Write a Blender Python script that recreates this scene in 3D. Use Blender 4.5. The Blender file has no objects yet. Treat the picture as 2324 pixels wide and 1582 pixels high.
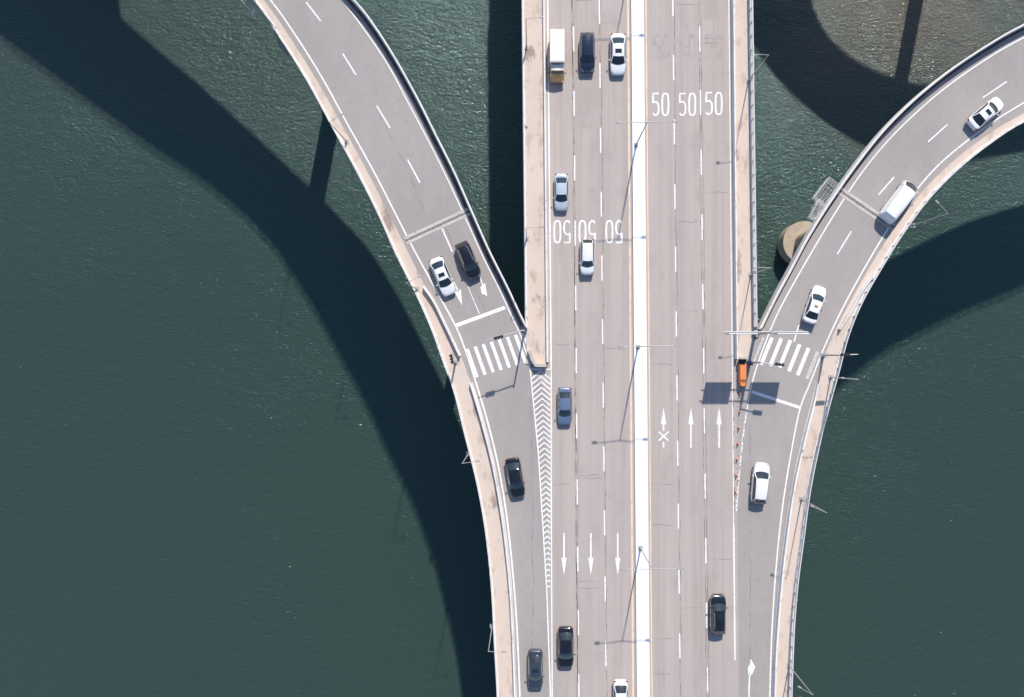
import bpy, math, random
from mathutils import Vector, Matrix
random.seed(4)
H=105.0; S=20.0; CX,CY=1210.0,800.0; WZ=-24.0
def W(px,py,z=0.0):
    k=(H-z)/H/S
    return ((px-CX)*k,(CY-py)*k)
scene=bpy.context.scene
coll=scene.collection

# ---------------------------------------------------------------- materials
def new_mat(name):
    m=bpy.data.materials.new(name); m.use_nodes=True
    nt=m.node_tree; b=nt.nodes['Principled BSDF']
    return m,nt,b
def simple(name,col,rough=0.5,metal=0.0,coat=0.0,spec=None):
    m,nt,b=new_mat(name)
    n=nt.nodes.new('ShaderNodeTexNoise'); n.inputs['Scale'].default_value=3.0; n.inputs['Detail'].default_value=4
    tc=nt.nodes.new('ShaderNodeTexCoord'); nt.links.new(tc.outputs['Object'],n.inputs['Vector'])
    mx=nt.nodes.new('ShaderNodeMix'); mx.data_type='RGBA'
    mx.inputs[6].default_value=(*[c*0.88 for c in col],1); mx.inputs[7].default_value=(*[min(1,c*1.06) for c in col],1)
    nt.links.new(n.outputs['Fac'],mx.inputs[0]); nt.links.new(mx.outputs[2],b.inputs['Base Color'])
    b.inputs['Roughness'].default_value=rough; b.inputs['Metallic'].default_value=metal
    b.inputs['Coat Weight'].default_value=coat; b.inputs['Coat Roughness'].default_value=0.04
    return m
def layered(name,base,rough,layers,bump=0.0,bscale=20.0):
    m,nt,b=new_mat(name)
    tc=nt.nodes.new('ShaderNodeTexCoord')
    rgb=nt.nodes.new('ShaderNodeRGB'); rgb.outputs[0].default_value=(*base,1); cur=rgb.outputs[0]
    for i,(sc,det,lo,hi,col,amt) in enumerate(layers):
        mp=nt.nodes.new('ShaderNodeMapping'); mp.inputs['Scale'].default_value=sc
        mp.inputs['Location'].default_value=(i*13.7,i*7.1,0)
        nt.links.new(tc.outputs['Object'],mp.inputs['Vector'])
        n=nt.nodes.new('ShaderNodeTexNoise'); n.inputs['Scale'].default_value=1; n.inputs['Detail'].default_value=det; n.inputs['Roughness'].default_value=0.6
        nt.links.new(mp.outputs[0],n.inputs['Vector'])
        mr=nt.nodes.new('ShaderNodeMapRange'); mr.inputs[1].default_value=lo; mr.inputs[2].default_value=hi; mr.inputs[3].default_value=0; mr.inputs[4].default_value=amt
        nt.links.new(n.outputs['Fac'],mr.inputs[0])
        mx=nt.nodes.new('ShaderNodeMix'); mx.data_type='RGBA'
        nt.links.new(mr.outputs[0],mx.inputs[0]); nt.links.new(cur,mx.inputs[6]); mx.inputs[7].default_value=(*col,1)
        cur=mx.outputs[2]
    nt.links.new(cur,b.inputs['Base Color']); b.inputs['Roughness'].default_value=rough
    if bump>0:
        n=nt.nodes.new('ShaderNodeTexNoise'); n.inputs['Scale'].default_value=bscale; n.inputs['Detail'].default_value=5
        nt.links.new(tc.outputs['Object'],n.inputs['Vector'])
        bp=nt.nodes.new('ShaderNodeBump'); bp.inputs['Strength'].default_value=bump; bp.inputs['Distance'].default_value=0.02
        nt.links.new(n.outputs['Fac'],bp.inputs['Height']); nt.links.new(bp.outputs[0],b.inputs['Normal'])
    return m
M_main=layered('main_asphalt',(0.43,0.368,0.335),0.85,[
    ((1.1,0.012,1),3,0.42,0.62,(0.355,0.305,0.28),0.75),
    ((2.6,0.03,1),2,0.5,0.7,(0.47,0.40,0.365),0.6),
    ((0.09,0.06,1),5,0.45,0.65,(0.375,0.322,0.297),0.6),
    ((0.5,0.22,1),6,0.55,0.72,(0.29,0.25,0.232),0.45),
    ((1.6,0.10,1),4,0.60,0.75,(0.26,0.225,0.21),0.4),
    ((9,9,9),4,0.4,0.7,(0.49,0.42,0.385),0.3)],0.3,30)
M_ramp=layered('ramp_asphalt',(0.345,0.31,0.293),0.85,[
    ((0.08,0.05,1),5,0.42,0.62,(0.285,0.26,0.248),0.75),
    ((0.6,0.3,1),6,0.5,0.72,(0.385,0.342,0.32),0.5),
    ((1.5,1.0,1),6,0.58,0.72,(0.235,0.212,0.20),0.55),
    ((9,9,9),4,0.4,0.7,(0.41,0.37,0.345),0.3)],0.3,30)
M_patch=layered('patch_asphalt',(0.37,0.317,0.29),0.85,[((0.5,0.3,1),5,0.42,0.62,(0.415,0.355,0.325),0.9),((9,9,9),4,0.4,0.7,(0.44,0.375,0.345),0.3)])
M_ghost=layered('worn_paint_ghost',(0.365,0.315,0.29),0.85,[((1.2,1.2,1),5,0.42,0.56,(0.415,0.353,0.325),1.0)])
M_walk=layered('pavement_concrete',(0.61,0.50,0.425),0.85,[
    ((0.15,0.1,1),5,0.45,0.65,(0.54,0.44,0.37),0.8),
    ((0.9,0.4,1),7,0.54,0.66,(0.39,0.305,0.25),0.65),
    ((0.35,0.16,1),7,0.59,0.65,(0.22,0.165,0.135),0.75),
    ((3,3,3),5,0.55,0.75,(0.70,0.61,0.54),0.5)],0.3,15)
M_conc=layered('concrete',(0.50,0.44,0.40),0.85,[((0.3,0.2,1),5,0.45,0.65,(0.40,0.35,0.31),0.8),((2,2,2),5,0.55,0.7,(0.28,0.23,0.21),0.5)],0.3,10)
M_barr=layered('barrier_concrete',(0.78,0.73,0.69),0.8,[((0.5,0.3,1),5,0.45,0.65,(0.64,0.58,0.53),0.7),((3,2,3),5,0.56,0.68,(0.36,0.30,0.27),0.65)],0.2,10)
M_foot=layered('pier_concrete',(0.44,0.36,0.28),0.9,[((0.4,0.4,0.8),5,0.45,0.65,(0.34,0.28,0.215),0.8),((2,2,2),5,0.55,0.7,(0.22,0.18,0.14),0.5)],0.3,6)
M_median=layered('median_white',(0.86,0.85,0.85),0.7,[((0.6,0.1,1),5,0.58,0.75,(0.74,0.72,0.71),0.5)])
M_paint=layered('road_paint',(0.84,0.82,0.80),0.7,[((3,3,3),6,0.52,0.68,(0.54,0.49,0.46),0.8),((0.4,0.2,1),3,0.5,0.7,(0.70,0.66,0.63),0.6)])
M_wornp=layered('worn_road_paint',(0.62,0.57,0.55),0.7,[((4,4,4),6,0.42,0.62,(0.40,0.355,0.34),0.95)])
M_orangep=layered('centre_line_paint',(0.80,0.60,0.43),0.7,[((3,1,3),6,0.45,0.65,(0.55,0.46,0.39),0.85)])
M_seam=layered('seam_dark',(0.17,0.145,0.14),0.9,[((0.5,0.7,1),5,0.42,0.58,(0.37,0.315,0.29),0.95)])
M_pshade=layered('parapet_shade',(0.07,0.06,0.058),0.9,[((0.8,0.7,1),5,0.45,0.62,(0.15,0.13,0.12),0.9)])  # dark colour standing in for shade at the foot of the parapets
M_joint=layered('joint_steel',(0.18,0.14,0.125),0.7,[((2,2,1),5,0.4,0.6,(0.08,0.06,0.055),0.8)])
M_jconc=layered('joint_concrete',(0.56,0.50,0.46),0.8,[((2,2,1),5,0.4,0.6,(0.42,0.37,0.34),0.8)])
M_steel=simple('galvanised_steel',(0.40,0.39,0.38),0.5,0.2)
M_rail=simple('painted_rail',(0.68,0.64,0.61),0.5,0.0)
M_grate=simple('grating_steel',(0.42,0.41,0.40),0.6,0.1)
M_black=simple('black_plastic',(0.02,0.02,0.024),0.45)
M_green=simple('sign_green',(0.02,0.14,0.08),0.5)
M_signback=simple('sign_back',(0.42,0.43,0.45),0.5,0.3)
M_orange=simple('safety_orange',(0.80,0.24,0.05),0.5)
M_whitep=simple('white_plastic',(0.8,0.8,0.8),0.5)
M_red=simple('red_lens',(0.22,0.015,0.012),0.2,0,0.5)
M_amber=simple('amber_lens',(0.7,0.3,0.02),0.2,0,0.5)
M_grn=simple('green_lens',(0.02,0.4,0.2),0.2,0,0.5)
M_lens=simple('headlight_lens',(0.45,0.47,0.5),0.15,0.3,1)
M_glass=simple('car_glass',(0.016,0.024,0.03),0.04,0,0.8)
M_tyre=simple('tyre_rubber',(0.02,0.02,0.02),0.8)
M_rim=simple('wheel_rim',(0.45,0.45,0.46),0.35,0.8)
M_blue=simple('navy_panel',(0.03,0.05,0.16),0.5)
M_cream=simple('cargo_cream',(0.78,0.71,0.65),0.6)
def paint(name,col,metal=0.0,r=0.3):
    return simple(name,col,r,metal,1.0)
P_white=paint('paint_white',(0.80,0.80,0.80)); P_black=paint('paint_black',(0.010,0.011,0.015),0,.15)
P_navy=paint('paint_navy',(0.018,0.028,0.055),0.2,.2); P_silver=paint('paint_silver',(0.50,0.58,0.63),0.1)
P_bluegrey=paint('paint_blue_grey',(0.15,0.20,0.31),0.2); P_grey=paint('paint_dark_grey',(0.05,0.07,0.09),0.3)
P_yellow=paint('paint_yellow',(0.85,0.40,0.10))

def water_mat():
    m,nt,b=new_mat('river_water'); L=nt.links
    tc=nt.nodes.new('ShaderNodeTexCoord')
    def noise(sc,rot,det,dist=0.0,rough=0.55):
        mp=nt.nodes.new('ShaderNodeMapping'); mp.inputs['Scale'].default_value=sc; mp.inputs['Rotation'].default_value=(0,0,rot)
        L.new(tc.outputs['Object'],mp.inputs['Vector'])
        n=nt.nodes.new('ShaderNodeTexNoise'); n.inputs['Scale'].default_value=1; n.inputs['Detail'].default_value=det
        n.inputs['Distortion'].default_value=dist; n.inputs['Roughness'].default_value=rough
        L.new(mp.outputs[0],n.inputs['Vector']); return n.outputs['Fac']
    def math_(op,a,c):
        q=nt.nodes.new('ShaderNodeMath'); q.operation=op
        for k,v in ((0,a),(1,c)):
            if isinstance(v,(int,float)): q.inputs[k].default_value=v
            else: L.new(v,q.inputs[k])
        return q.outputs[0]
    def mrange(a,lo,hi,o0,o1):
        mr=nt.nodes.new('ShaderNodeMapRange'); mr.interpolation_type='SMOOTHSTEP'
        for k,v in ((1,lo),(2,hi),(3,o0),(4,o1)): mr.inputs[k].default_value=v
        L.new(a,mr.inputs[0]); return mr.outputs[0]
    def mix(f,a,c):
        mx=nt.nodes.new('ShaderNodeMix'); mx.data_type='RGBA'; L.new(f,mx.inputs[0])
        for k,v in ((6,a),(7,c)):
            if isinstance(v,tuple): mx.inputs[k].default_value=(*v,1)
            else: L.new(v,mx.inputs[k])
        return mx.outputs[2]
    def near(x,y,r0,r1,wob):
        vd=nt.nodes.new('ShaderNodeVectorMath'); vd.operation='DISTANCE'; L.new(tc.outputs['Object'],vd.inputs[0]); vd.inputs[1].default_value=(x,y,0)
        d=math_('ADD',vd.outputs['Value'],math_('MULTIPLY',noise((0.12,0.12,1),0,5),wob))
        return mrange(d,r0+wob*.5,r1+wob*.5,1,0)
    big=noise((0.015,0.012,1),0.5,4)
    c=mix(big,(0.029,0.052,0.042),(0.036,0.062,0.050))
    brown1=near(50,52,4,28,20); brown2=near(74,56,2,16,12)  # two brown patches mixed into the water colour
    c=mix(math_('MULTIPLY',brown1,0.85),c,(0.12,0.078,0.055))
    c=mix(math_('MULTIPLY',brown2,0.6),c,(0.11,0.075,0.056))
    sep=nt.nodes.new('ShaderNodeSeparateXYZ'); L.new(tc.outputs['Object'],sep.inputs[0])
    up=mrange(sep.outputs[1],5,60,0,1)
    c=mix(math_('MULTIPLY',up,0.30),c,(0.052,0.055,0.042))
    L.new(c,b.inputs['Base Color'])
    b.inputs['Roughness'].default_value=0.11; b.inputs['IOR'].default_value=1.48
    b.inputs['Specular Tint'].default_value=(0.62,0.95,1.0,1)
    n1=noise((0.5,0.9,1),0.5,3,0.4); n2=noise((1.7,3.0,1),0.8,4,0.6); n3=noise((4.5,7.5,1),0.3,3,0.3)
    glit=near(66,52,14,48,12)
    h=math_('ADD',math_('ADD',math_('MULTIPLY',n1,0.085),math_('MULTIPLY',n2,0.082)),math_('MULTIPLY',n3,0.050))
    gust=noise((0.03,0.05,1),0.7,3)
    amp=math_('ADD',math_('ADD',mrange(gust,0.35,0.65,0.85,1.12),math_('MULTIPLY',up,0.30)),math_('MULTIPLY',glit,0.45))
    h=math_('MULTIPLY',h,amp)
    bp=nt.nodes.new('ShaderNodeBump'); bp.inputs['Strength'].default_value=1; bp.inputs['Distance'].default_value=1.0
    L.new(h,bp.inputs['Height']); L.new(bp.outputs[0],b.inputs['Normal'])
    return m
M_water=water_mat()

# ---------------------------------------------------------------- builder
class B:
    def __init__(s): s.v=[]; s.f=[]; s.m=[]; s.mats=[]
    def mi(s,mat):
        if mat not in s.mats: s.mats.append(mat)
        return s.mats.index(mat)
    def add(s,vs,fs,mat):
        o=len(s.v); s.v+= [tuple(v) for v in vs]; k=s.mi(mat)
        for f in fs: s.f.append([i+o for i in f]); s.m.append(k)
    def box(s,c,d,mat,rot=0.0,taper=1.0):
        vs=[]
        for z in (-.5,.5):
            t=taper if z>0 else 1
            for x,y in ((-.5,-.5),(.5,-.5),(.5,.5),(-.5,.5)):
                X=x*d[0]*t;Y=y*d[1]*t
                vs.append((c[0]+X*math.cos(rot)-Y*math.sin(rot),c[1]+X*math.sin(rot)+Y*math.cos(rot),c[2]+z*d[2]))
        s.add(vs,[(3,2,1,0),(4,5,6,7),(0,1,5,4),(1,2,6,5),(2,3,7,6),(3,0,4,7)],mat)
    def cyl(s,p0,p1,r0,r1,mat,n=12,sy=1.0):
        p0=Vector(p0);p1=Vector(p1);d=(p1-p0).normalized()
        u=d.orthogonal().normalized()
        if abs(d.z)<0.9: u=Vector((0,0,1)).cross(d).normalized()
        w=d.cross(u)
        vs=[]
        for p,r in ((p0,r0),(p1,r1)):
            for i in range(n):
                a=2*math.pi*i/n
                vs.append(p+u*(r*math.cos(a))+w*(r*sy*math.sin(a)))
        fs=[(i,(i+1)%n,n+(i+1)%n,n+i) for i in range(n)]+[tuple(range(n-1,-1,-1)),tuple(range(n,2*n))]
        s.add(vs,fs,mat)
    def strip(s,a,b,z,mat):
        n=len(a); vs=[(p[0],p[1],z) for p in a]+[(p[0],p[1],z) for p in b]
        s.add(vs,[(i,n+i,n+i+1,i+1) for i in range(n-1)],mat)
    def slab(s,a,b,z0,z1,mat):
        n=len(a)
        vs=[(p[0],p[1],z1) for p in a]+[(p[0],p[1],z1) for p in b]+[(p[0],p[1],z0) for p in a]+[(p[0],p[1],z0) for p in b]
        fs=[]
        for i in range(n-1):
            fs+= [(i,n+i,n+i+1,i+1),(2*n+i,2*n+i+1,3*n+i+1,3*n+i),(i,i+1,2*n+i+1,2*n+i),(n+i,3*n+i,3*n+i+1,n+i+1)]
        fs+=[(0,2*n,3*n,n),(n-1,2*n-1,4*n-1,3*n-1)]
        s.add(vs,fs,mat)
    def sweep(s,pts,prof,mat):
        n=len(pts);k=len(prof);vs=[];ns=norms(pts)
        for p,(nx,ny) in zip(pts,ns):
            for o,z in prof: vs.append((p[0]+nx*o,p[1]+ny*o,z))
        fs=[(i*k+j,i*k+(j+1)%k,(i+1)*k+(j+1)%k,(i+1)*k+j) for i in range(n-1) for j in range(k)]
        fs+=[tuple(range(k-1,-1,-1)),tuple(range((n-1)*k,n*k))]
        s.add(vs,fs,mat)
    def ribbon(s,pts,w,z,mat,closed=False):
        ns=norms(pts,closed)
        a=[(p[0]+q[0]*w/2,p[1]+q[1]*w/2) for p,q in zip(pts,ns)]; b=[(p[0]-q[0]*w/2,p[1]-q[1]*w/2) for p,q in zip(pts,ns)]
        if closed: a.append(a[0]); b.append(b[0])
        s.strip(a,b,z,mat)
    def poly(s,pts,z,mat):
        s.add([(p[0],p[1],z) for p in pts],[tuple(range(len(pts)))],mat)
    def obj(s,name,parent=None,smooth=False,loc=None,rot=None,**props):
        me=bpy.data.meshes.new(name); me.from_pydata(s.v,[],s.f)
        for m in s.mats: me.materials.append(m)
        for i,p in enumerate(me.polygons): p.material_index=s.m[i]; p.use_smooth=smooth
        me.validate(); me.update()
        import bmesh
        bm=bmesh.new(); bm.from_mesh(me); bmesh.ops.recalc_face_normals(bm,faces=bm.faces)
        bm.to_mesh(me); bm.free()
        o=bpy.data.objects.new(name,me); coll.objects.link(o)
        if parent: o.parent=parent
        if loc: o.location=loc
        if rot is not None: o.rotation_euler=(0,0,rot)
        for k,v in props.items(): o[k]=v
        return o
def flatup(o):
    for p in o.data.polygons:
        if p.normal.z<0: p.flip()
    return o
def norms(pts,closed=False):
    n=len(pts);out=[]
    for i in range(n):
        if closed: a=pts[i-1];b=pts[(i+1)%n]
        else: a=pts[max(0,i-1)];b=pts[min(n-1,i+1)]
        dx=b[0]-a[0];dy=b[1]-a[1];l=math.hypot(dx,dy) or 1
        out.append((-dy/l,dx/l))
    return out
def cr(px,n=120):
    P=[px[0]]+list(px)+[px[-1]]; d=[]
    for i in range(1,len(P)-2):
        p0,p1,p2,p3=P[i-1],P[i],P[i+1],P[i+2]
        for k in range(16):
            t=k/16
            d.append(tuple(0.5*((2*p1[j])+(-p0[j]+p2[j])*t+(2*p0[j]-5*p1[j]+4*p2[j]-p3[j])*t*t+(-p0[j]+3*p1[j]-3*p2[j]+p3[j])*t**3) for j in (0,1)))
    d.append(tuple(px[-1]))
    return resample(d,n)
def resample(d,n):
    L=[0]
    for a,b in zip(d,d[1:]): L.append(L[-1]+math.hypot(b[0]-a[0],b[1]-a[1]))
    out=[];j=0
    for i in range(n):
        t=L[-1]*i/(n-1)
        while j<len(L)-2 and L[j+1]<t: j+=1
        f=(t-L[j])/max(1e-9,L[j+1]-L[j]); f=min(max(f,0),1)
        out.append((d[j][0]+(d[j+1][0]-d[j][0])*f,d[j][1]+(d[j+1][1]-d[j][1])*f))
    return out
def wp(pts,z=0): return [W(p[0],p[1],z) for p in pts]
def C(px,n=120): return wp(cr(px,n))
def clip(px,y0,y1,n=100):
    d=cr(px,900); d=[p for p in d if y0<=p[1]<=y1]; return wp(resample(d,n))
def empty(name,loc,rot=0,**props):
    e=bpy.data.objects.new(name,None); coll.objects.link(e); e.location=loc; e.rotation_euler=(0,0,rot); e.empty_display_size=0.5
    for k,v in props.items(): e[k]=v
    return e
def shift(pts,o):
    ns=norms(pts); return [(p[0]+n[0]*o,p[1]+n[1]*o) for p,n in zip(pts,ns)]

# ---------------------------------------------------------------- curves (photo measurements)
Lout=[(-560,-860),(-176,-580),(205,-300),(370,-190),(490,-95),(582,0),(640,85),(700,180),(760,290),(815,390),(865,490),(905,580),(950,670),(985,750),(1010,820),(1035,890),(1060,990),(1085,1090),(1105,1200),(1118,1320),(1125,1450),(1132,1582),(1138,1800),(1140,2200)]
Lcurb=[(-550,-875),(-165,-595),(217,-315),(383,-202),(505,-105),(598,0),(656,82),(716,178),(776,284),(830,383),(880,480),(921,562),(965,650),(1004,722),(1045,806),(1068,868),(1095,958),(1120,1058),(1140,1172),(1155,1300),(1163,1420),(1169,1582),(1174,1800),(1176,2200)]
Lin=[(-400,-1120),(150,-600),(377,-404),(672,-130),(800,0),(850,62),(900,140),(950,230),(990,310),(1030,390),(1070,480),(1110,570),(1150,650),(1178,710),(1195,745)]
LinR=Lin+[(1203,790),(1210,835),(1235,880),(1246,930),(1250,1100),(1252,1582),(1256,2200)]
Rout=[(2950,-60),(2674,110),(2500,185),(2324,272),(2250,318),(2170,380),(2100,450),(2040,530),(1990,610),(1945,690),(1915,765),(1895,840),(1870,930),(1850,1010),(1830,1110),(1815,1220),(1802,1320),(1794,1420),(1788,1582),(1784,1800),(1780,2200)]
Rcurb=[(2940,-80),(2664,95),(2490,170),(2324,257),(2246,303),(2163,366),(2092,436),(2030,517),(1978,598),(1930,682),(1890,760),(1862,830),(1846,905),(1822,1000),(1800,1100),(1782,1220),(1768,1350),(1759,1470),(1755,1582),(1750,1800),(1745,2200)]
Rin=[(2950,-160),(2700,-90),(2500,-25),(2324,58),(2240,105),(2150,165),(2070,230),(2000,300),(1940,375),(1880,460),(1830,540),(1790,615),(1755,680),(1722,748)]
RinR=Rin+[(1706,800),(1694,850),(1672,900),(1666,1000),(1668,1582),(1674,2200)]
def lin(x0,y0,x1,y1):
    return lambda y: x0+(x1-x0)*(y-y0)/(y1-y0)
fx={'edgeL':lin(1186,0,1194,740),'walkL':lin(1231,0,1239,830),'linL':lin(1243,0,1251,830),
    'l1':lin(1301,0,1314,1582),'l2':lin(1360,0,1376,1582),'yL':lin(1425,0,1437,1582),
    'mL':lin(1432,0,1445,1582),'mR':lin(1460,0,1474,1582),'yR':lin(1466,0,1480,1582),
    'r1':lin(1527,0,1544,1582),'r2':lin(1587,0,1606,1582),'eR':lin(1654,0,1668,1500),'wR':lin(1662,0,1670,800),'edgeR':lin(1702,0,1712,740)}
def vline(f,y0,y1,n=40,off=0): 
    return wp([(f(y0+(y1-y0)*i/(n-1))+off,y0+(y1-y0)*i/(n-1)) for i in range(n)])

# ---------------------------------------------------------------- water
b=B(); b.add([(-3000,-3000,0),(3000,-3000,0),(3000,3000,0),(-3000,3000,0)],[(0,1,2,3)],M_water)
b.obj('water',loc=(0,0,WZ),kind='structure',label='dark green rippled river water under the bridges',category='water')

# ---------------------------------------------------------------- decks
b=B(); b.slab(vline(fx['edgeL'],-1500,2300,off=0),vline(fx['edgeR'],-1500,2300),-1.0,-0.004,M_conc)
b.slab(vline(fx['edgeL'],-1500,2300,off=90),vline(fx['edgeR'],-1500,2300,off=-90),-3.0,-1.0,M_conc)
b.obj('bridge_deck',kind='structure',label='wide straight concrete deck of the main bridge',category='bridge')
def midline(a,b_,n):
    A=cr(a,n);Bq=cr(b_,n); return wp([((p[0]+q[0])/2,(p[1]+q[1])/2) for p,q in zip(A,Bq)])
def ramp_deck(out,inn,label):
    b=B(); b.slab(C(out,160),C(inn,160),-0.9,-0.012,M_conc)
    b.sweep(midline(out,inn,120),[(-2.4,-2.6),(2.4,-2.6),(3.1,-0.9),(-3.1,-0.9)],M_conc)
    b.obj('bridge_deck',kind='structure',label=label,category='bridge')
ramp_deck(Lout,LinR,'curved concrete ramp deck joining the main bridge')
ramp_deck(Rout,RinR,'curved concrete ramp deck leaving the main bridge')
O1=[(1830,-1100),(1850,-800),(1920,-570),(2060,-400),(2252,-275),(2500,-240),(2950,-330)]
O2=[(2000,-1150),(2020,-900),(2067,-674),(2130,-540),(2270,-447),(2480,-415),(2950,-520)]
b=B(); b.slab(C(O1,80),C(O2,80),-1.0,0.0,M_conc); b.sweep(C(O1,80),[(-.15,0),(.15,0),(.15,.9),(-.15,.9)],M_barr); b.sweep(C(O2,80),[(-.15,0),(.15,0),(.15,.9),(-.15,.9)],M_barr)
b.obj('bridge_deck',kind='structure',label='curved concrete ramp deck of a neighbouring slip road',category='bridge')
O3=[(150,-600),(130,-800),(120,-1400)]; O4=[(-500,-560),(-500,-800),(-500,-1400)]
b=B(); b.slab(C(O3,20),C(O4,20),-1.1,-0.02,M_conc)
b.obj('bridge_deck',kind='structure',label='broad concrete deck forking off the curved ramp',category='bridge')

# ---------------------------------------------------------------- roads
b=B(); b.strip(vline(fx['walkL'],-1500,2300,80),vline(fx['wR'],-1500,2300,80),0.008,M_main)
road_main=flatup(b.obj('road',kind='structure',label='pale worn asphalt carriageway with six lanes',category='road'))
b=B(); b.strip(C(Lcurb,200),C(LinR,200),0.004,M_ramp)
road_l=flatup(b.obj('road',kind='structure',label='grey asphalt two lane ramp merging onto the bridge',category='road'))
b=B(); b.strip(C(Rcurb,200),C(RinR,200),0.004,M_ramp)
road_r=flatup(b.obj('road',kind='structure',label='grey asphalt two lane ramp curving away from the bridge',category='road'))
ZP=0.018
def child(b,name,parent,**k): return flatup(b.obj(name,parent,**k))

b=B()
b.poly(wp([(1307,175),(1360,175),(1362,292),(1308,292)]),0.011,M_patch)
b.poly(wp([(1596,0),(1654,0),(1655,44),(1596,44)]),0.011,M_patch)
child(b,'asphalt_patch',road_main)
b=B()
for f,off in (('l1',-1),('l2',2),('r1',2),('r2',3),('l1',-3),('r2',-2)):
    pts=[];y=-60;o=0
    while y<1640:
        o=o*0.8+random.uniform(-.9,.9); pts.append((fx[f](y)+off+o,y)); y+=14
    b.ribbon(wp(pts),0.08,0.014,M_seam)
for _ in range(26):
    x=random.choice([1245,1305,1365,1470,1533,1596]); y=random.uniform(0,1560); n=6
    pts=[(x+i*random.uniform(8,11),y+random.uniform(-2,2)) for i in range(n)]
    pts=[(p[0]+(y/1582)*12,p[1]) for p in pts]
    b.ribbon(wp(pts),0.045,0.0145,M_seam)
child(b,'crack_seam',road_main)
b=B()
for base_,y0,y1,off in ((LinR,500,740,-75),(LinR,240,480,-105),(LinR,900,1500,-42),):
    d=[p for p in cr(base_,400) if y0<p[1]<y1]; o=0; pts=[]
    for p in d:
        o=o*.8+random.uniform(-1.2,1.2); pts.append((p[0]+off+o,p[1]))
    b.ribbon(wp(pts),0.06,0.012,M_seam)
child(b,'crack_seam',road_l)
b=B(); b.ribbon(shift(clip(Lin,-400,740,150),-.36),0.34,0.0135,M_pshade); child(b,'parapet_shade_strip',road_l)  # painted strip deepening the shadow band of the left ramp parapet
b=B(); b.ribbon(shift(clip(Rin,-60,742,150),.32),0.26,0.0135,M_pshade); child(b,'parapet_shade_strip',road_r)  # same painted shade along the right ramp's inner parapet
b=B()
d=[p for p in cr(RinR,400) if 960<p[1]<1560]; o=0; pts=[]
for p in d:
    o=o*.8+random.uniform(-1.2,1.2); pts.append((p[0]+36+o,p[1]))
b.ribbon(wp(pts),0.06,0.012,M_seam); child(b,'crack_seam',road_r)

b=B()
def dashes(f,ys,L=57,w=0.15):
    for y in ys: b.ribbon(vline(fx[f],y,y+L,3),w,ZP,M_paint)
dashes('l1',[-87,60,207,353,500,648,790,938,1088,1240,1385,1530])
dashes('l2',[-3,143,290,435,580,724,868,1013,1158,1308,1455])
dashes('r1',[-20,125,271,418,560,707,852,1000,1143,1290,1437])
dashes('r2',[-90,60,205,340,487,645,790,927,1075,1221,1368,1515])
b.ribbon(vline(fx['linL'],-200,835,20),0.15,ZP,M_paint)
b.ribbon(wp([(1251,835),(1251,1100),(1252,1340),(1254,1700)]),0.13,ZP,M_paint)
b.ribbon(vline(fx['eR'],-200,1190,20),0.10,ZP,M_paint)
b.ribbon(vline(fx['eR'],1190,1498,20),0.17,ZP,M_paint)
child(b,'lane_marking',road_main)
b=B()
b.ribbon(vline(fx['yL'],-200,1700,20),0.20,ZP,M_orangep); b.ribbon(vline(fx['yR'],-200,1700,20),0.13,ZP,M_orangep)
child(b,'centre_line_marking',road_main)
five=[(1,1),(0.08,1),(0.05,.78),(0.05,.56),(.3,.62),(.65,.62),(.92,.52),(1,.32),(.92,.1),(.6,0),(.3,0),(.05,.1)]
def digit(b,ch,x,y,w,h,flip,mat,z=ZP,sw=0.19):
    if ch=='0':
        u=[]
        for i in range(24):
            a=2*math.pi*i/24; c,s_=math.cos(a),math.sin(a)
            u.append((.5+.5*math.copysign(abs(c)**.6,c),.5+.5*math.copysign(abs(s_)**.6,s_)))
    else: u=five
    pts=[]
    for p in u:
        dx=(p[0]-.5)*w; dy=(.5-p[1])*h
        if flip: dx,dy=-dx,-dy
        pts.append((x+dx,y+dy))
    b.ribbon(wp(pts),sw,z,mat,closed=(ch=='0'))
def fifty(b,cx,cy,flip,mat,z=ZP,sw=0.2):
    s=-1 if flip else 1
    digit(b,'5',cx-11*s,cy,14,49,flip,mat,z,sw); digit(b,'0',cx+11*s,cy,14,49,flip,mat,z,sw)
for cx,cy in ((1499,237),(1560,237),(1620,235)):
    b=B(); fifty(b,cx,cy,False,M_paint); child(b,'speed_limit_marking',road_main,label='painted white speed limit 50')
for cx in (1276,1333,1394):
    b=B(); fifty(b,cx,526,True,M_paint); child(b,'speed_limit_marking',road_main,label='painted white speed limit 50')
b=B()
for cx in (1500,1560,1620): fifty(b,cx,105,False,M_ghost,0.0125,0.4)
child(b,'erased_marking',road_main)
def arrow(b,x,y0,y1,tipfrac=.42,mat=M_paint,gap=None):
    L=y1-y0; yh=y1-L*tipfrac; w=6
    segs=[(y0,yh)] if not gap else [(y0,gap[0]),(gap[1],yh)]
    for a,c in segs: b.poly(wp([(x-1.7,a),(x+1.7,a),(x+1.7,c),(x-1.7,c)]),ZP,mat)
    b.poly(wp([(x-w,yh),(x+w,yh),(x,y1)]),ZP,mat)
for x in (1280,1341,1402):
    b=B(); arrow(b,x,1210,1306); child(b,'arrow_marking',road_main)
for x in (1506,1568,1632):
    b=B(); arrow(b,x,1016,925,gap=(1003,978) if x==1506 else None)
    if x==1506:
        b.ribbon(wp([(1495,980),(1517,1000)]),0.17,ZP+.003,M_paint); b.ribbon(wp([(1517,980),(1495,1000)]),0.17,ZP+.006,M_paint)
    child(b,'arrow_marking',road_main)
b=B()
gL=lambda y: 1203+(1222-1203)*(y-835)/195 if y<1030 else (1222+(1241-1222)*(y-1030)/310 if y<1340 else 1241+(y-1340)*0.035)
y=842
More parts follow.
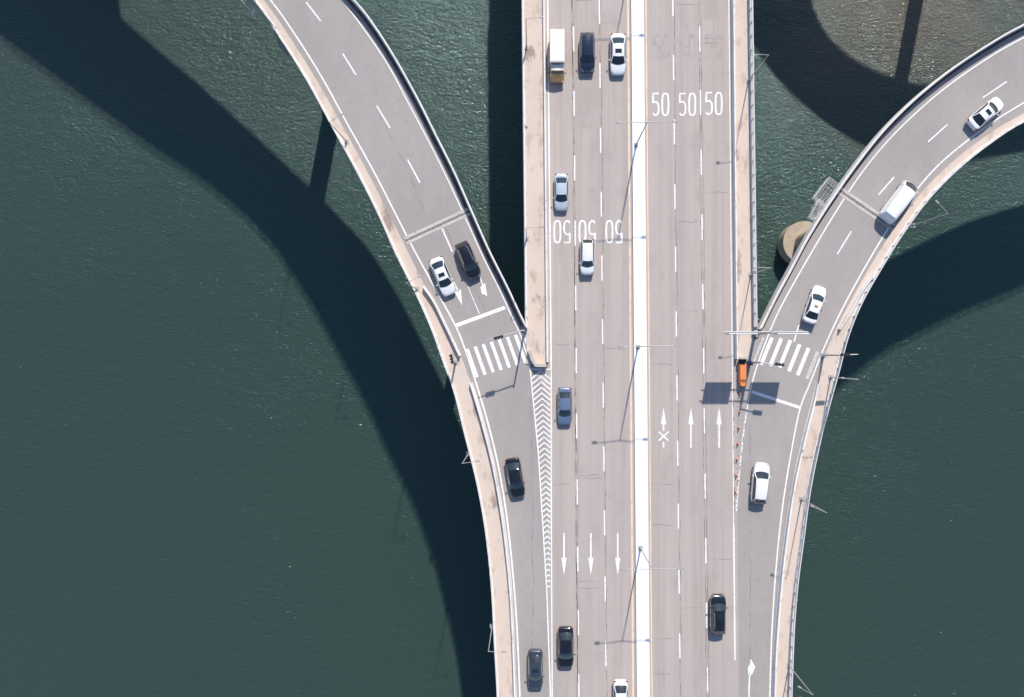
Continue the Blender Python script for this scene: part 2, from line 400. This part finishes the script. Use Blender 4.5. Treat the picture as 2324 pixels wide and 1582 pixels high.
while y<1338:
    xl=gL(y)+2; xr=1249; m=(xl+xr)/2; h=(xr-xl)*0.42
    b.ribbon(wp([(xl,y+h),(m,y),(xr,y+h)]),0.17,ZP,M_paint); y+=12.5
b.ribbon(wp([(gL(y),y) for y in range(835,1600,20)]),0.14,ZP+.004,M_paint)
b.ribbon(wp([(1203,838),(1249,838)]),0.14,ZP+.004,M_paint)
child(b,'chevron_marking',road_l)

Lline=[(370,-280),(520,-110),(614,0),(672,82),(732,178),(790,284),(845,383),(895,480),(937,562),(985,650),(1034,740),(1058,800),(1080,868),(1107,958),(1131,1058),(1150,1172),(1164,1300),(1173,1420),(1180,1582),(1184,1750)]
Rlin=[(560,-260),(690,-95),(775,0),(830,72),(882,150),(930,240),(975,325),(1015,405),(1055,492),(1095,580),(1135,660),(1162,720),(1183,765),(1203,835)]
b=B()
b.ribbon(C(Lline,160),0.17,ZP,M_paint); b.ribbon(C(Rlin,100),0.13,ZP,M_paint)
for a,c in (((620,-100),(655,-55)),((695,5),(728,48)),((778,122),(808,170)),((855,240),(885,290)),((925,362),(953,415)),((1003,518),(1027,572))):
    b.ribbon(wp([a,c]),0.17,ZP,M_paint)
b.ribbon(wp([(1058,640),(1068,665),(1088,712)]),0.09,ZP,M_paint)
child(b,'lane_marking',road_l)
b=B(); b.ribbon(wp([(1035,739),(1146,698)]),0.42,ZP,M_paint); child(b,'stop_line_marking',road_l)
b=B()
for i in range(8):
    x=1060+i*18.3; y=792-i*5.4
    b.ribbon(wp([(x,y),(x+23,y+64)]),0.38,ZP,M_paint)
child(b,'crosswalk_marking',road_l)
b=B()
b.ribbon(wp([(1030,640),(1040,662)]),0.16,ZP,M_paint); b.poly(wp([(1031,662),(1046,657),(1049,693)]),ZP,M_paint); child(b,'arrow_marking',road_l)
b=B()
b.ribbon(wp([(1088,625),(1096,648)]),0.16,ZP,M_paint); b.poly(wp([(1090,652),(1101,642),(1106,672),(1098,668)]),ZP+.003,M_paint); b.poly(wp([(1090,652),(1094,668),(1098,668)]),ZP+.006,M_paint); child(b,'arrow_marking',road_l)
RLo=[(2480,148),(2324,233),(2235,290),(2140,365),(2075,437),(2015,520),(1960,612),(1912,700),(1872,785),(1838,870),(1815,930),(1795,1030),(1776,1150),(1762,1280),(1752,1430),(1747,1582),(1744,1750)]
RLi=[(2450,25),(2324,85),(2245,130),(2155,192),(2080,255),(2010,325),(1950,400),(1893,487),(1845,567),(1803,640),(1768,705),(1742,765),(1712,850),(1695,930),(1681,1040),(1671,1160)]
b=B()
b.ribbon(C(RLo,160),0.16,ZP,M_paint); b.ribbon(C(RLi,160),0.15,ZP,M_paint)
for a,c in (((2400,122),(2350,148)),((2285,185),(2230,222)),((2151,282),(2106,322)),((2029,402),(1994,442)),((1932,525),(1900,577)),((1813,738),(1802,776))):
    b.ribbon(wp([a,c]),0.15,ZP,M_paint)
child(b,'lane_marking',road_r)
b=B(); b.ribbon(wp([(1706,889),(1815,925)]),0.34,ZP,M_paint); child(b,'stop_line_marking',road_r)
b=B()
for i,(x,y) in enumerate(((1752,766),(1773,768),(1794,772),(1815,781),(1835,790),(1856,798))):
    b.ribbon(wp([(x,y),(x-25,y+62)]),0.43,ZP,M_wornp if i==5 else M_paint)
b.ribbon(wp([(1733,765),(1711,822)]),0.28,ZP,M_wornp)
child(b,'crosswalk_marking',road_r)
b=B(); b.ribbon(wp([(1700,1640),(1700,1560),(1701,1535),(1705,1525)]),0.16,ZP,M_paint); b.poly(wp([(1698,1532),(1697,1515),(1703,1505),(1703,1494),(1714,1513),(1706,1533),(1705,1522)]),ZP+.003,M_paint); child(b,'arrow_marking',road_r)
b=B()
for i in range(28):
    y=885+i*10; xl=fx['eR'](y)+1; xr=max(xl+4,1703-(y-885)*0.11)
    b.ribbon(wp([(xl+1,y),(xr-2,y+8)]),0.05,ZP,M_wornp)
child(b,'hatched_marking',road_r)

def joint(p,q,parent):
    b=B(); d=Vector((q[0]-p[0],q[1]-p[1])); Ln=d.length; d.normalize(); n=(-d.y,d.x)
    for o,w,m,z in ((0,0.18,M_joint,0.028),(-6,0.34,M_jconc,0.024),(6,0.34,M_jconc,0.024)):
        b.ribbon(wp([(p[0]+n[0]*o,p[1]+n[1]*o),(q[0]+n[0]*o,q[1]+n[1]*o)]),w,z,m)
    t=4
    while t<Ln-4:
        c=(p[0]+d.x*t,p[1]+d.y*t)
        b.ribbon(wp([(c[0]-n[0]*2.0,c[1]-n[1]*2.0),(c[0]+n[0]*2.0,c[1]+n[1]*2.0)]),.06,0.032,M_signback); t+=5
    child(b,'expansion_joint',parent)
joint((921,546),(1064,480),road_l); joint((1905,432),(2040,524),road_r)

def pave(a,c,label,z=0.14):
    b=B(); b.slab(a,c,-0.01,z,M_walk); b.obj('pavement',kind='structure',label=label,category='pavement')
pave(C(Lout,200),C(Lcurb,200),'narrow stained tan concrete walkway along the ramp')
pave(C(Rout,200),C(Rcurb,200),'narrow stained tan concrete walkway beside the curved ramp')
pave(vline(fx['edgeL'],-1500,826),vline(fx['walkL'],-1500,826),'tan concrete walkway along the bridge edge',0.145)
pave(vline(fx['wR'],-1500,830),vline(lambda y: fx['edgeR'](y) if y<760 else fx['edgeR'](760)-(y-760)*0.25,-1500,830),'tan concrete walkway beside the bridge railing',0.145)
b=B(); b.slab(vline(fx['mL'],-1500,2300),vline(fx['mR'],-1500,2300),0.0,0.3,M_median)
b.obj('median_strip',kind='structure',label='raised bright white median strip between carriageways',category='median')

NJ=[(-.22,0),(.22,0),(.22,.12),(.11,.35),(.09,.85),(-.09,.85),(-.11,.35),(-.22,.12)]
PAR=[(-.13,-.9),(.13,-.9),(.13,.8),(-.13,.8)]
def barrier(pts,prof,label,mat=M_barr):
    b=B(); b.sweep(pts,prof,mat); b.obj('concrete_barrier',label=label,category='barrier')
barrier(vline(fx['walkL'],-1500,822,off=3),[(x*.8,z) for x,z in NJ],'pale concrete crash barrier between walkway and lanes')
barrier(vline(fx['wR'],-1500,815,off=0),[(x*.8,z) for x,z in NJ],'pale concrete crash barrier beside the walkway')
barrier(C(Lin,150),PAR,'concrete parapet along the curved ramp edge')
barrier(C(Rin,150),PAR,'concrete parapet along the curved ramp inner edge')
barrier(clip(Lcurb,868,1900,120),NJ,'white concrete crash barrier beside the ramp walkway')
barrier(clip(Rcurb,868,1900,120),NJ,'white concrete crash barrier along the ramp kerb')
barrier(wp(cr([(962,652),(985,685),(1012,740),(1044,808)],20)),[(x*.7,z) for x,z in NJ],'white barrier fencing off the walkway corner')
barrier(wp(cr([(1980,622),(1950,665),(1925,710),(1902,748)],20)),[(x*.7,z) for x,z in NJ],'white barrier beside the ramp kerb')
barrier(wp([(1201,795),(1208,815),(1216,829),(1240,829)]),[(-.18,0),(.18,0),(.18,.9),(-.18,.9)],'stained concrete barrier closing the walkway end',M_conc)
def railing(pts,label,base=0.14,h=1.1,mat=M_rail,dens=1.5,bal=False,kerb=True):
    b=B()
    if kerb: b.sweep(pts,[(-.14,-.5),(.14,-.5),(.14,base+.16),(-.14,base+.16)],M_barr)
    for z,r in ((base+h,.05),(base+h*.68,.025),(base+h*.4,.025)):
        b.sweep(pts,[(-r,z-r),(r,z-r),(r,z+r),(-r,z+r)],mat)
    L=sum(math.hypot(q[0]-p[0],q[1]-p[1]) for p,q in zip(pts,pts[1:]))
    n=int(L/dens); P=resample(pts,n); N=norms(P)
    for p,q in zip(P,N):
        b.box((p[0],p[1],base+h/2),(.10,.10,h),mat,math.atan2(q[1],q[0]))
    if bal:
        P=resample(pts,int(L/.3)); N=norms(P)
        for p,q in zip(P,N):
            b.box((p[0],p[1],base+h/2),(.03,.04,h-.02),mat,math.atan2(q[1],q[0]))
    b.obj('railing',label=label,category='railing')
railing(shift(clip(Lout,-700,1800,260),-0.1),'pale steel railing along the outer ramp edge')
railing(shift(clip(Rout,-10,1800,260),0.1),'pale steel railing following the outer curved ramp')
railing(vline(fx['edgeL'],-600,742,60),'pale steel railing on the bridge edge',0.145,1.1)
railing(vline(fx['edgeR'],-600,742,60,off=-1),'white barred steel railing on the bridge edge',0.145,1.3,M_rail,1.5,True)
railing(clip(Lin,-500,745,150),'low steel rail on top of the ramp parapet',0.8,.3,M_rail,2.0,kerb=False)
railing(clip(Rin,-60,745,150),'low steel rail on the curved ramp parapet',0.8,.3,M_rail,2.0,kerb=False)

# ---------------------------------------------------------------- piers
def pier(px,py,label,r=1.2,fr=2.7):
    x,y=W(px,py); e=empty('bridge_pier',(x,y,WZ),label=label,category='bridge pier')
    b=B(); b.cyl((0,0,-2),(0,0,3.0),fr,fr,M_foot,48); b.obj('footing',e,)
    b=B(); b.cyl((0,0,3.0),(0,0,20.4),r,r,M_foot,32); b.obj('column',e)
    b=B(); b.cyl((0,0,19.8),(0,0,21.6),r,r*1.9,M_foot,32); b.obj('pier_head',e)
pier(662,68,'round concrete pier carrying the curved ramp',1.25,1.5)
pier(1010,752,'round concrete pier under the ramp junction',0.9,1.6)
pier(1949,500,'round concrete pier standing on a wide circular footing',1.3,2.9)
pier(2310,-350,'round concrete pier of the neighbouring slip road',1.0,2.2)
for py in (-250,480,1250):
    for px in (1330,1570): pier(px,py,'round concrete pier beneath the main bridge deck',1.4,3.0)

# ---------------------------------------------------------------- lamps
def lamp(px,py,arms,h,label,group,z0=0.14,thin=1.0):
    x,y=W(px,py); e=empty('street_lamp',(x,y,z0),label=label,category='street lamp',group=group)
    b=B(); b.cyl((0,0,0),(0,0,.5),.15*thin,.12*thin,M_steel); b.box((0,0,.03),(.5,.5,.06),M_steel); b.cyl((0,0,.5),(0,0,h),.085*thin,.05*thin,M_steel); b.obj('pole',e)
    for dx,dy,L in arms:
        l=math.hypot(dx,dy); dx/=l;dy/=l; a=math.atan2(dy,dx)
        b=B(); b.cyl((0,0,h-.12),(dx*L*.5,dy*L*.5,h+.05),.045*thin,.04*thin,M_steel,8); b.cyl((dx*L*.5,dy*L*.5,h+.05),(dx*L,dy*L,h+.1),.04*thin,.035*thin,M_steel,8); b.obj('arm',e)
        b=B(); c=(dx*(L+.25),dy*(L+.25),h+.1); b.box(c,(.58*thin,.22*thin,.12),M_steel,a,.8); b.box((c[0],c[1],h+.02),(.46*thin,.18*thin,.05),M_lens,a); b.obj('lamp_head',e)
for px,py in ((1443,-127),(1447,330),(1451,787),(1457,1242)):
    lamp(px-4,py,[(1,.02,2.6),(-1,-.02,2.6)],10.3,'tall twin armed grey lamp standing on white median','lamps along the median',.3)
G='lamps along the bridge edges'
LB='single armed grey lamp on the railing edge'
for px,py,dx,dy in ((626,66,1,.5),(787,322,1,.55),(946,656,1,.45),(1063,1030,1,.15),(1117,1420,1,0.0),
                 (1195,108,1,0.05),(1195,542,1,0.05),(1698,183,-1,0),(1703,624,-1,-.03),
                 (2070,512,-.75,.75),(1884,856,-1,.1),(1818,1132,-1,.45),(1790,1510,-1,.6)):
    lamp(px,py,[(dx,dy,1.4)],9.0,LB,G,thin=.75)

def signal(px,py,dx,dy,L,h,label,heads):
    x,y=W(px,py); a=math.atan2(dy,dx); e=empty('traffic_signal',(x,y,.14),a,label=label,category='traffic light')
    b=B(); b.cyl((0,0,0),(0,0,h),.12,.08,M_steel); b.box((0,0,.04),(.5,.5,.08),M_steel); b.obj('pole',e)
    b=B(); b.cyl((0,0,h-.3),(L,0,h),.07,.05,M_steel,8); b.obj('arm',e)
    for t in heads:
        b=B(); c=(t,0,h-.1); b.box(c,(1.05,.2,.36),M_black)
        for i,m in enumerate((M_red,M_amber,M_grn)):
            q=(t-.34+.34*i,0,h-.1)
            b.cyl((q[0],.10,q[2]),(q[0],.12,q[2]),.12,.12,m,12); b.box((q[0],.16,q[2]+.13),(.24,.14,.02),M_black)
        b.obj('signal_head',e)
signal(1190,752,-1,-.28,4.2,6.2,'grey signal mast arm reaching over the ramp crossing',(2.8,))
signal(1700,822,1,-.12,2.5,5.4,'signal mast with black light beside the orange cushion',(2.0,))
signal(1868,806,1,0.05,2.0,5.5,'short signal mast at the crosswalk end',(0.6,))
signal(1034,822,-.2,.9,.6,3.6,'small pedestrian signal post on the walkway corner',(0.4,))
x,y=W(1712,757)
e=empty('sign_gantry',(x,y,.14),label='cantilever steel gantry carrying two large road signs',category='road sign')
b=B(); b.cyl((0,0,0),(0,0,7.7),.2,.16,M_steel,16); b.box((0,0,.06),(.8,.8,.12),M_steel); b.obj('pole',e)
x0=W(1646,760,7.3)[0]-x; x1=W(1832,760,7.3)[0]-x
b=B()
for z in (7.45,6.2): b.cyl((x0,0,z),(x1,0,z),.07,.07,M_steel,8)
b.obj('beam',e)
for a,c in ((1622,1682),(1724,1790)):
    xa=W(a,0)[0]-x; xb=W(c,0)[0]-x
    b=B(); b.box(((xa+xb)/2,-.16,6.35),(xb-xa,.05,2.35),M_signback); b.box(((xa+xb)/2,-.19,6.35),(xb-xa-.1,.02,2.25),M_green); b.box(((xa+xb)/2,-.16,7.55),(xb-xa,.1,.05),M_whitep); b.obj('sign_panel',e)

x,y=W(1682,846)
e=empty('crash_cushion',(x,y,.0),label='orange crash cushion trailer parked at the ramp gore',category='crash cushion')
b=B(); b.box((0,-.1,.75),(.75,2.2,.7),M_orange,0,.88); b.cyl((0,-1.2,.4),(0,-1.2,1.05),.36,.3,M_orange,20); b.obj('cushion_body',e)
for q in (-.6,.0,.6):
    b=B(); b.box((0,q,1.105),(.5,.04,.02),M_signback); b.obj('strap',e)
b=B(); b.box((0,1.3,.6),(.9,.5,.5),M_black); b.box((0,1.65,.9),(.7,.1,1.2),M_signback); b.obj('frame',e)
b=B(); b.box((.85,1.1,.8),(.45,.5,1.1),M_blue,0,.85); b.obj('control_box',e)
cone_xy=[(1679,893),(1678,934),(1676,970),(1674,1006),(1672,1042),(1671,1078),(1669,1115)]
for px,py in cone_xy:
    x,y=W(px,py); b=B(); b.box((0,0,.025),(.24,.24,.05),M_orange); b.cyl((0,0,.05),(0,0,.35),.10,.075,M_orange); b.cyl((0,0,.35),(0,0,.45),.075,.06,M_whitep); b.cyl((0,0,.45),(0,0,.6),.06,.03,M_orange)
    b.obj('traffic_cone',loc=(x,y,.02),label='orange traffic cone with white band on the gore',category='traffic cone',group='cones on the ramp gore')
for i in range(18):
    py=882+i*16; side=i%2
    px=(fx['eR'](py)+3) if side==0 else 1701-(py-882)*0.12
    x,y=W(px,py); b=B(); b.cyl((0,0,0),(0,0,.03),.07,.07,M_orange); b.cyl((0,0,.03),(0,0,.4),.03,.03,M_orange); b.cyl((0,0,.4),(0,0,.48),.03,.03,M_whitep)
    b.obj('lane_delineator',loc=(x,y,.02),label='thin flexible delineator post on the painted gore',category='bollard',group='delineators on the ramp gore')
def platform(px,py,rot,w,l,label):
    x,y=W(px,py,-1.5); e=empty('access_platform',(x,y,-1.5),rot,label=label,category='maintenance platform')
    b=B()
    n=int(l/.24)
    for i in range(n+1): b.box((0,-l/2+l*i/n,0),(w,.06,.05),M_grate)
    for i in range(5): b.box((-w/2+w*i/4,0,-.03),(.05,l,.06),M_grate)
    b.obj('grating',e)
    b=B()
    for z in (.55,1.1):
        for q in (-w/2,w/2): b.box((q,0,z),(.04,l,.04),M_rail)
        for q in (-l/2,l/2): b.box((0,q,z),(w,.04,.04),M_rail)
    for sx in (-1,1):
        for i in range(4): b.box((sx*w/2,-l/2+l*i/3,.55),(.04,.04,1.1),M_rail)
    b.obj('handrail',e)
platform(1872,438,math.radians(-37),1.6,2.8,'pale grated maintenance platform hanging outside the parapet')
platform(1848,478,math.radians(-25),.6,2.2,'narrow grated maintenance platform beside the parapet')
platform(903,562,math.radians(25),1.0,2.0,'small caged maintenance platform on the ramp edge')
platform(570,12,math.radians(38),1.0,2.6,'caged maintenance ladder platform on the ramp edge')

# ---------------------------------------------------------------- vehicles
def grid_part(G,faces,mat,name,parent,th=0):
    b=B(); idx={}; vs=[]; fs=[]
    for (i,j) in faces:
        q=[]
        for a,c in ((i,j),(i+1,j),(i+1,j+1),(i,j+1)):
            if (a,c) not in idx: idx[(a,c)]=len(vs); vs.append(G[a][c])
            q.append(idx[(a,c)])
        fs.append(q)
    b.add(vs,fs,mat)
    return b.obj(name,parent,smooth=True)
def lerpst(st,y,k):
    for a,c in zip(st,st[1:]):
        if (a[0]-y)*(c[0]-y)<=0 and a[0]!=c[0]:
            t=(y-a[0])/(c[0]-a[0]); return a[k]+(c[k]-a[k])*t
    return st[0][k] if y>st[0][0] else st[-1][k]
KIND={
 'sedan':dict(L=4.75,W=1.84,body=[(2.37,.50,.52),(2.30,.70,.64),(2.08,.82,.74),(1.6,.89,.84),(1.05,.915,.93),(0,.92,.95),(-1,.92,.97),(-1.65,.915,1.0),(-2.1,.86,1.0),(-2.30,.74,.95),(-2.37,.6,.7)],
    cab=[(1.05,.93,.78),(.72,1.18,.72),(.38,1.38,.67),(-.25,1.45,.67),(-.98,1.41,.65),(-1.35,1.22,.68),(-1.70,1.0,.72)],ws=2,rw=2),
 'suv':dict(L=4.65,W=1.88,body=[(2.32,.50,.6),(2.26,.72,.78),(2.0,.84,.92),(1.5,.91,1.0),(1.1,.935,1.05),(0,.94,1.06),(-1,.94,1.07),(-1.7,.92,1.08),(-2.1,.84,1.08),(-2.26,.72,1.0),(-2.32,.55,.8)],
    cab=[(1.12,1.04,.78),(.82,1.32,.72),(.52,1.56,.66),(-.2,1.66,.67),(-1.1,1.65,.65),(-1.68,1.58,.60),(-1.93,1.36,.62),(-2.12,1.08,.62)],ws=2,rw=2),
 'van':dict(L=5.2,W=1.95,body=[(2.6,.60,.6),(2.54,.80,.85),(2.3,.90,1.0),(2.0,.95,1.12),(1.4,.97,1.2),(0,.975,1.2),(-1.5,.975,1.2),(-2.3,.96,1.2),(-2.54,.92,1.15),(-2.6,.84,.9)],
    cab=[(2.2,1.1,.84),(1.85,1.45,.79),(1.5,1.85,.73),(.8,2.0,.76),(-.8,2.03,.78),(-2.1,2.0,.77),(-2.4,1.6,.79),(-2.53,1.2,.81)],ws=2,rw=2),
}
def wheel(parent,x,y,r=.33,side=1):
    e=bpy.data.objects.new('wheel',None); coll.objects.link(e); e.parent=parent; e.location=(x,y,r); e.empty_display_size=.2
    b=B(); b.cyl((-.11,0,0),(.11,0,0),r,r,M_tyre,20); b.obj('tyre',e)
    b=B(); b.cyl((side*.10,0,0),(side*.125,0,0),r*.64,r*.6,M_rim,16); b.obj('rim',e)
def car(px,py,ang,kind,pmat,name,label,sunroof=False,scale=1.0,taxi=False,rails=False,roofmat=None):
    K=KIND[kind]; x,y=W(px,py,1.0)
    e=empty(name,(x,y,.02),ang-math.pi/2,label=label,category={'sedan':'car','suv':'car','van':'van'}[kind],group='vehicles driving over the bridge and ramps')
    e.scale=(scale,scale,1)
    b=B(); zb=.28; ring=[]
    for (yy,w,zt) in K['body']:
        ring.append([(-.90*w,yy,zb),(-w,yy,zb+.12),(-w,yy,(zb+zt)/2),(-.975*w,yy,zt-.1),(-.86*w,yy,zt-.01),(-.4*w,yy,zt+.02),(.4*w,yy,zt+.02),(.86*w,yy,zt-.01),(.975*w,yy,zt-.1),(w,yy,(zb+zt)/2),(w,yy,zb+.12),(.90*w,yy,zb)])
    vs=[v for r in ring for v in r]; k=12; fs=[]
    for i in range(len(ring)-1):
        for j in range(k): fs.append((i*k+j,i*k+(j+1)%k,(i+1)*k+(j+1)%k,(i+1)*k+j))
    fs+=[tuple(range(k)),tuple(range((len(ring)-1)*k,len(ring)*k))]
    b.add(vs,fs,pmat); o=b.obj('body',e,smooth=True)
    md=o.modifiers.new('s','SUBSURF'); md.levels=2; md.render_levels=2
    cab=K['cab']; G=[]; nst=len(cab)
    for i,(yy,zt,wt) in enumerate(cab):
        wb=lerpst(K['body'],yy,1)*.93; zbelt=lerpst(K['body'],yy,2)-.02
        t=(zt-zbelt)/(max(c[1] for c in cab)-zbelt); t=max(0,min(1,t))
        ws=wb+(wt-wb)*t
        row=[]
        ztt=max(zt,zbelt+.02)
        if i<K['ws']+1: bul=.20*(1-i/(K['ws']+1))+.03
        elif i>=nst-1-K['rw']: bul=-.12*(i-(nst-2-K['rw']))/(K['rw']+1)
        else: bul=0
        xs=[(-wb,zbelt),(-ws-.0,ztt-.07*t-.01),(-ws+.09,ztt-.01),(-ws*.5,ztt+.03),(0,ztt+.045)]
        full=xs+[(-a,c) for a,c in reversed(xs[:-1])]
        for a,c in full: row.append((a,yy+bul*(1-(a/wb)**2),c))
        G.append(row)
    a=K['ws']; r=nst-1-K['rw']
    roof=[(i,j) for i in range(a,r) for j in range(2,6)]+[(i,j) for i in range(nst-1) for j in (1,6)]
    grid_part(G,roof,roofmat or pmat,'roof',e)
    grid_part(G,[(i,j) for i in range(0,a) for j in range(2,6)],M_glass,'windshield',e)
    if kind=='van':
        grid_part(G,[(i,j) for i in range(r,nst-1) for j in range(2,6)],pmat,'rear_door',e)
        grid_part(G,[(i,0) for i in range(0,nst-1)],pmat,'side_panel',e); grid_part(G,[(i,7) for i in range(0,nst-1)],pmat,'side_panel',e)
    else:
        grid_part(G,[(i,j) for i in range(r,nst-1) for j in range(2,6)],M_glass,'rear_window',e)
        grid_part(G,[(i,0) for i in range(0,nst-1)],M_glass,'side_window',e); grid_part(G,[(i,7) for i in range(0,nst-1)],M_glass,'side_window',e)
    zr=max(c[1] for c in cab)
    if sunroof:
        yy=cab[a][0]-.25; b=B(); b.box((0,yy-.27,zr+.04),(.74,.44,.03),M_glass); b.obj('sunroof',e)
    if rails:
        for s in (-1,1):
            b=B(); b.cyl((s*.60,.40,zr-.04),(s*.61,.2,zr+.04),.022,.022,M_steel,8); b.cyl((s*.61,.2,zr+.04),(s*.59,-1.3,zr+.04),.022,.022,M_steel,8); b.cyl((s*.59,-1.3,zr+.04),(s*.57,-1.5,zr-.04),.022,.022,M_steel,8); b.obj('roof_rail',e)
    if taxi:
        b=B(); b.box((0,-.2,zr+.1),(.45,.18,.14),M_amber,0,.8); b.obj('taxi_lamp',e)
    Lh=K['L']/2; f0=K['body'][2]; r0=K['body'][-3]
    for s in (-1,1):
        b=B(); z=f0[2]-.06
        b.add([(s*(f0[1]-.02),f0[0]-.12,z+.06),(s*(f0[1]-.30),f0[0]+.08,z+.05),(s*(f0[1]-.28),Lh-.06,z-.12),(s*(f0[1]-.06),f0[0]+.12,z-.12),(s*(f0[1]+.03),f0[0]-.12,z-.1)],[(0,1,2,3,4)],M_lens)
        b.add([(s*(f0[1]-.45),Lh-.07,z-.02),(s*(f0[1]-.05),f0[0]+.1,z-.02),(s*(f0[1]-.05),f0[0]+.13,z-.12),(s*(f0[1]-.45),Lh-.02,z-.12)],[(0,1,2,3)],M_lens); b.obj('headlight',e)
        b=B(); z=r0[2]; b.box((s*(r0[1]-.14),-Lh+.15,z-.13),(.28,.12,.14),M_red,s*.5); b.obj('tail_light',e)
        b=B(); ym=cab[0][0]-.3; wbm=K['W']/2; b.box((s*(wbm+.08),ym,K['body'][4][2]+.06),(.18,.12,.14),pmat,-s*.2,.85); b.obj('wing_mirror',e)
        for yy in (K['L']*.29,-K['L']*.29): wheel(e,s*(K['W']/2-.13),yy,.33,s)
    return e
D=-math.pi/2; U=math.pi/2
def hd(p,q): return math.atan2(-(q[1]-p[1]),q[0]-p[0])
car(1333,117,D,'suv',P_navy,'car','dark navy hatchback travelling in the middle lane',scale=.95)
car(1403,121,D,'sedan',P_white,'car','white sedan with dark sunroof beside the median',True,scale=.98)
car(1274,435,D,'sedan',P_silver,'car','silver blue small sedan in the kerbside lane',scale=.88)
car(1333,583,D,'suv',P_white,'car','white hatchback crossing the painted speed limit',scale=.87)
car(1282,922,D,'sedan',P_bluegrey,'car','blue grey sedan in the kerbside lane',scale=.90)
car(1169,1085,hd((1162,1040),(1177,1130)),'sedan',P_black,'car','black sedan coming off the ramp',scale=.96)
car(1004,627,hd((987,585),(1021,668)),'sedan',P_white,'car','white sedan with sunroof waiting near the stop line',True,scale=.95)
car(1062,590,hd((1045,552),(1079,630)),'suv',P_black,'car','black sport utility car on the ramp',scale=.93,rails=True)
car(1284,1471,D,'sedan',P_black,'car','black sedan in the kerbside bridge lane',scale=.99)
car(1215,1521,D,'sedan',P_grey,'car','dark grey sedan with sunroof in merging lane',True,scale=.95)
car(1409,1589,D,'sedan',P_white,'car','white sedan beside the centre line',scale=.92)
car(1631,1395,U,'suv',P_black,'car','black sport utility car with red tail lights',True,scale=.96,rails=True)
car(1727,1097,hd((1722,1143),(1731,1050)),'suv',P_white,'car','white sport utility car heading for the ramp',scale=1.0)
car(1851,691,hd((1836,735),(1866,648)),'sedan',P_white,'car','white sedan with orange roof sign on ramp',scale=.93,taxi=True)
car(2241,255,hd((2205,286),(2277,226)),'sedan',P_white,'car','white sedan with dark sunroof rounding the ramp',True,scale=.96)
car(2041,457,hd((2008,500),(2073,415)),'van',P_white,'van','white windowless delivery van crossing the expansion joint')
x,y=W(1264,128,1.2)
e=empty('box_truck',(x,y,.02),0,label='small box truck with cream cargo body and yellow cab',category='truck',group='vehicles driving over the bridge and ramps')
b=B(); b.box((0,.80,1.55),(1.62,3.6,1.9),M_cream); b.box((0,.80,2.515),(1.5,3.45,.03),M_cream); b.obj('cargo_box',e)
b=B(); b.box((0,.5,.5),(1.0,4.8,.2),M_black); b.obj('chassis',e)
cabst=[(-1.08,1.9,.72),(-1.45,1.93,.73),(-1.75,1.88,.71),(-1.98,1.32,.78),(-2.4,1.08,.76),(-2.64,.85,.70)]
G=[]
for yy,zt,w in cabst: G.append([(-.84*(w/.8),yy,.35),(-.83*(w/.8)**.5,yy,min(zt-.12,1.1)),(-w,yy,zt-.06),(-w+.08,yy-.02,zt),(0,yy-.08,zt+.04),(w-.08,yy-.02,zt),(w,yy,zt-.06),(.83*(w/.8)**.5,yy,min(zt-.12,1.1)),(.84*(w/.8),yy,.35)])
grid_part(G,[(i,j) for i in range(0,2) for j in range(3,5)]+[(0,2),(1,2),(0,5),(1,5)],M_cream,'roof',e)
grid_part(G,[(2,j) for j in range(3,5)],M_glass,'windshield',e)
grid_part(G,[(i,j) for i in (3,4) for j in range(2,6)]+[(2,2),(2,5)]+[(i,j) for i in range(5) for j in (0,7)],P_yellow,'cab_body',e)
grid_part(G,[(i,1) for i in range(5)],M_glass,'side_window',e); grid_part(G,[(i,6) for i in range(5)],M_glass,'side_window',e)
b=B(); b.box((0,-2.68,.6),(1.4,.1,.5),P_yellow); b.obj('bumper',e)
for s in (-1,1):
    b=B(); b.box((s*.90,-1.95,1.4),(.14,.1,.28),M_black); b.obj('wing_mirror',e)
    b=B(); b.box((s*.55,-2.74,.75),(.3,.04,.2),M_lens); b.obj('headlight',e)
    wheel(e,s*.70,-1.8,.33,s); wheel(e,s*.70,1.5,.33,s)

# ---------------------------------------------------------------- light
sd=Vector((-0.19,-1.0,-0.985)).normalized()
sun=bpy.data.lights.new('sun','SUN'); sun.energy=5.0; sun.angle=math.radians(.9); sun.color=(1,.95,.87)
so=bpy.data.objects.new('sun',sun); coll.objects.link(so); so.rotation_euler=sd.to_track_quat('-Z','Y').to_euler(); so.location=(20,60,80)
w=bpy.data.worlds.new('World'); scene.world=w; w.use_nodes=True; nt=w.node_tree
sky=nt.nodes.new('ShaderNodeTexSky'); sky.sky_type='NISHITA'; sky.sun_disc=False; sky.ozone_density=4.0; sky.dust_density=0.6
sky.sun_elevation=math.asin(-sd.z); sky.sun_rotation=math.atan2(0.19,1.0)
nt.links.new(sky.outputs[0],nt.nodes['Background'].inputs[0]); nt.nodes['Background'].inputs[1].default_value=0.15
cam=bpy.data.cameras.new('camera'); cam.sensor_width=36; cam.sensor_fit='HORIZONTAL'; cam.lens=36*H/(2324/S)
cam.shift_x=(1162-CX)/2324; cam.shift_y=(CY-791)/2324; cam.clip_start=1; cam.clip_end=8000
co=bpy.data.objects.new('camera',cam); coll.objects.link(co); co.location=(0,0,H); co.rotation_euler=(0,0,0)
scene.camera=co
scene.view_settings.view_transform='Standard'; scene.view_settings.look='None'; scene.view_settings.exposure=0
